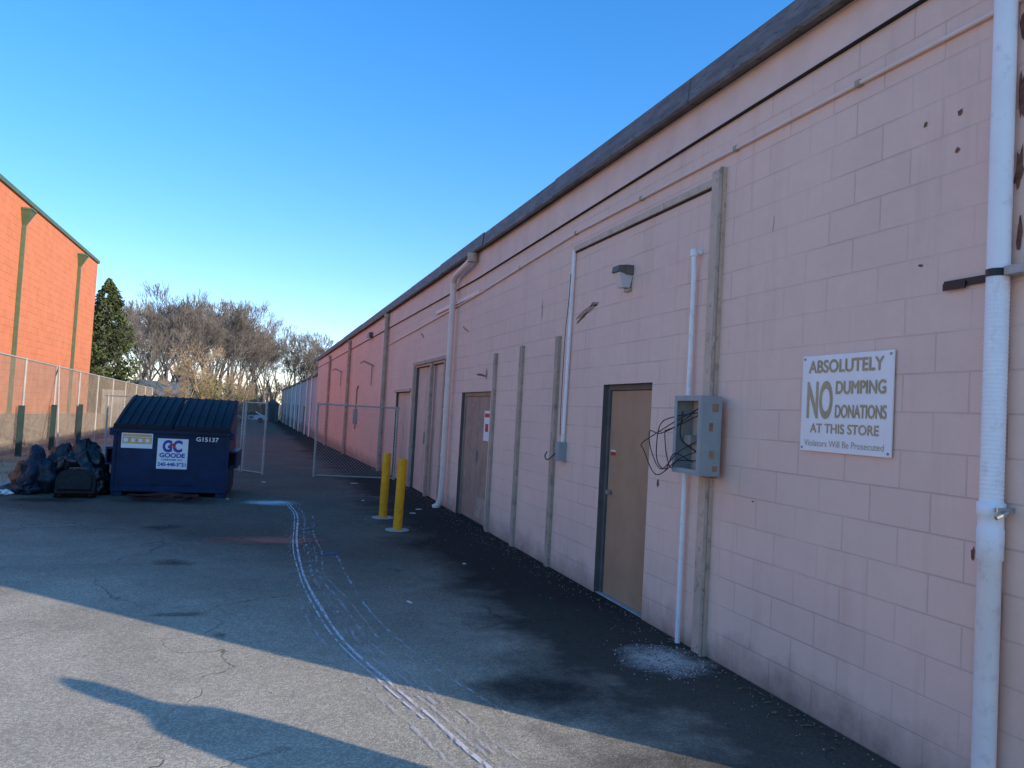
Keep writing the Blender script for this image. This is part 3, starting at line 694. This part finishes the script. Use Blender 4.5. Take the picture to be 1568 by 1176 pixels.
mb.obj('leaf_litter')
mb=MB()
for (x,y,w,l,a) in [(1.37,6.75,.02,.08,.3),(2.3,8.4,.03,.03,.6),(2.5,12.5,.09,.05,0),(2.7,13.0,.10,.05,.4),(1.9,14.1,.06,.04,1),(-.4,14.0,.05,.03,2),(.2,17,.08,.06,0),(2.1,17.2,.15,.06,.3)]:
    R=Matrix.Translation((x,y,0))@Matrix.Rotation(a,4,'Z'); mb.box((-w/2,-l/2,.004),(w/2,l/2,.010),'lab_w',R)
mb.obj('paper_litter')
H2=empty('cream_house'); mb=MB(); mb.box((-13.5,92,-1.2),(-7.8,98,1.7),'cream'); mb.obj('walls',H2)
mb=MB(); mb.add([(-13.8,91.7,1.7),(-7.5,91.7,1.7),(-7.5,98.3,1.7),(-13.8,98.3,1.7),(-13.8,95,3.3),(-7.5,95,3.3)],[(0,1,5,4),(2,3,4,5),(1,2,5),(3,0,4),(0,3,2,1)],'roofg'); mb.obj('roof',H2)
mb=MB(); mb.box((-12.6,91.95,.2),(-11.8,91.99,1.2),'glass');mb.box((-9.8,91.95,.2),(-9,91.99,1.2),'glass'); mb.obj('windows',H2)
H3=empty('storage_container'); mb=MB(); mb.box((-9.6,55.2,-.5),(-8.6,57.5,1.9),'cream')
for i in range(8): mb.box((-9.55+i*.12,55.16,-.4),(-9.49+i*.12,55.199,1.8),'cream')
mb.obj('body',H3)
H4=empty('garden_shed'); mb=MB(); mb.box((1.0,113,-1.4),(2.7,116,1.3),'shed'); mb.box((1.5,112.95,-1.2),(2.2,112.99,.8),'frame'); mb.obj('walls',H4)
mb=MB(); mb.add([(.8,112.7,1.3),(2.9,112.7,1.3),(2.9,116.3,1.3),(.8,116.3,1.3),(1.85,112.7,2.1),(1.85,116.3,2.1)],[(0,4,5,3),(1,2,5,4),(0,1,4),(2,3,5),(0,3,2,1)],'roofg'); mb.obj('roof',H4)
CAR=empty('parked_car',(-1.2,100,hy(100))); mb=MB()
prism_pts=[(0,.3),(.05,.75),(.9,.88),(1.5,1.38),(2.9,1.42),(3.7,.95),(4.3,.85),(4.4,.35)]
n=len(prism_pts); vs=[(a-2,-.85,b) for a,b in prism_pts]+[(a-2,.85,b) for a,b in prism_pts]
mb.add(vs,[tuple(range(n))[::-1],tuple(range(n,2*n))]+[(i,(i+1)%n,n+(i+1)%n,n+i) for i in range(n)],'carw')
mb.obj('body',CAR,bevel=.08)
mb=MB(); mb.add([(-1.0,-.86,.92),(-.45,-.86,1.32),(.75,-.86,1.35),(1.4,-.86,.95)],[(0,3,2,1)],'glass')
mb.obj('windows',CAR)
mb=MB()
for x in(-1.3,1.5):
    for y in(-.8,.8): mb.tube([(x,y-.1,.32),(x,y+.1,.32)],.32,'rubber',16)
mb.obj('wheels',CAR)
mb=MB(); pr=[(0,.22),(.1,.235),(1.2,.235),(1.34,.20),(1.40,.12),(1.45,.075),(1.55,.085),(1.64,.075),(1.70,.03)]
mb.tube([(0,0,z) for z,r in pr],[r for z,r in pr],'ebox',24)
el=math.radians(18.5); ax,ay=.712,-.702; Ls=1.7/math.tan(el)
mb.obj('shadow_blocker',loc=(-.99+ax*Ls,5.17+ay*Ls,0))  # unseen made-up object, shaped and placed to cast the near ground shadow

# ---------------------------------------------------------------- camera & light
F=1178;TH=math.radians(18.1);PI=math.radians(2.29);RO=.055;Hc=1.7
fl=Vector((math.sin(TH),math.cos(TH),0))
Fw=math.cos(PI)*fl+math.sin(PI)*Z;U0=-math.sin(PI)*fl+math.cos(PI)*Z;R0=Vector((math.cos(TH),-math.sin(TH),0))
Rc=math.cos(RO)*R0+math.sin(RO)*U0;Uc=math.cos(RO)*U0-math.sin(RO)*R0
cd=bpy.data.cameras.new('camera');c=bpy.data.objects.new('camera',cd);C.objects.link(c);sc.camera=c
cd.sensor_width=36;cd.lens=F/1568*36;cd.clip_end=3000
Mx=Matrix((Rc,Uc,-Fw)).transposed().to_4x4();Mx.translation=(0,0,Hc);c.matrix_world=Mx
sd=Vector((ax,ay,0)).normalized()*math.cos(el)+Z*math.sin(el)
l=bpy.data.lights.new('sun','SUN');l.energy=5;l.angle=math.radians(.5);l.color=(1,.92,.77)
s=bpy.data.objects.new('sun',l);C.objects.link(s);s.rotation_euler=sd.to_track_quat('Z','Y').to_euler()
wd=bpy.data.worlds.new('World');sc.world=wd;wd.use_nodes=True;nt=wd.node_tree
sk=nd(nt,'ShaderNodeTexSky',sky_type='NISHITA');sk.sun_disc=False;sk.sun_elevation=el;sk.sun_rotation=math.atan2(sd.x,sd.y)
sk.air_density=1.0;sk.dust_density=.1;sk.ozone_density=4.0
gm=nd(nt,'ShaderNodeGamma'); gm.inputs[1].default_value=.8; nt.links.new(sk.outputs[0],gm.inputs[0])
hs=nd(nt,'ShaderNodeHueSaturation'); hs.inputs['Saturation'].default_value=1.38; nt.links.new(gm.outputs[0],hs.inputs['Color'])
tint=mix(nt,1,hs.outputs[0],(1.04,.93,1.06),'MULTIPLY')
nt.links.new(tint,nt.nodes['Background'].inputs[0]);nt.nodes['Background'].inputs[1].default_value=.38
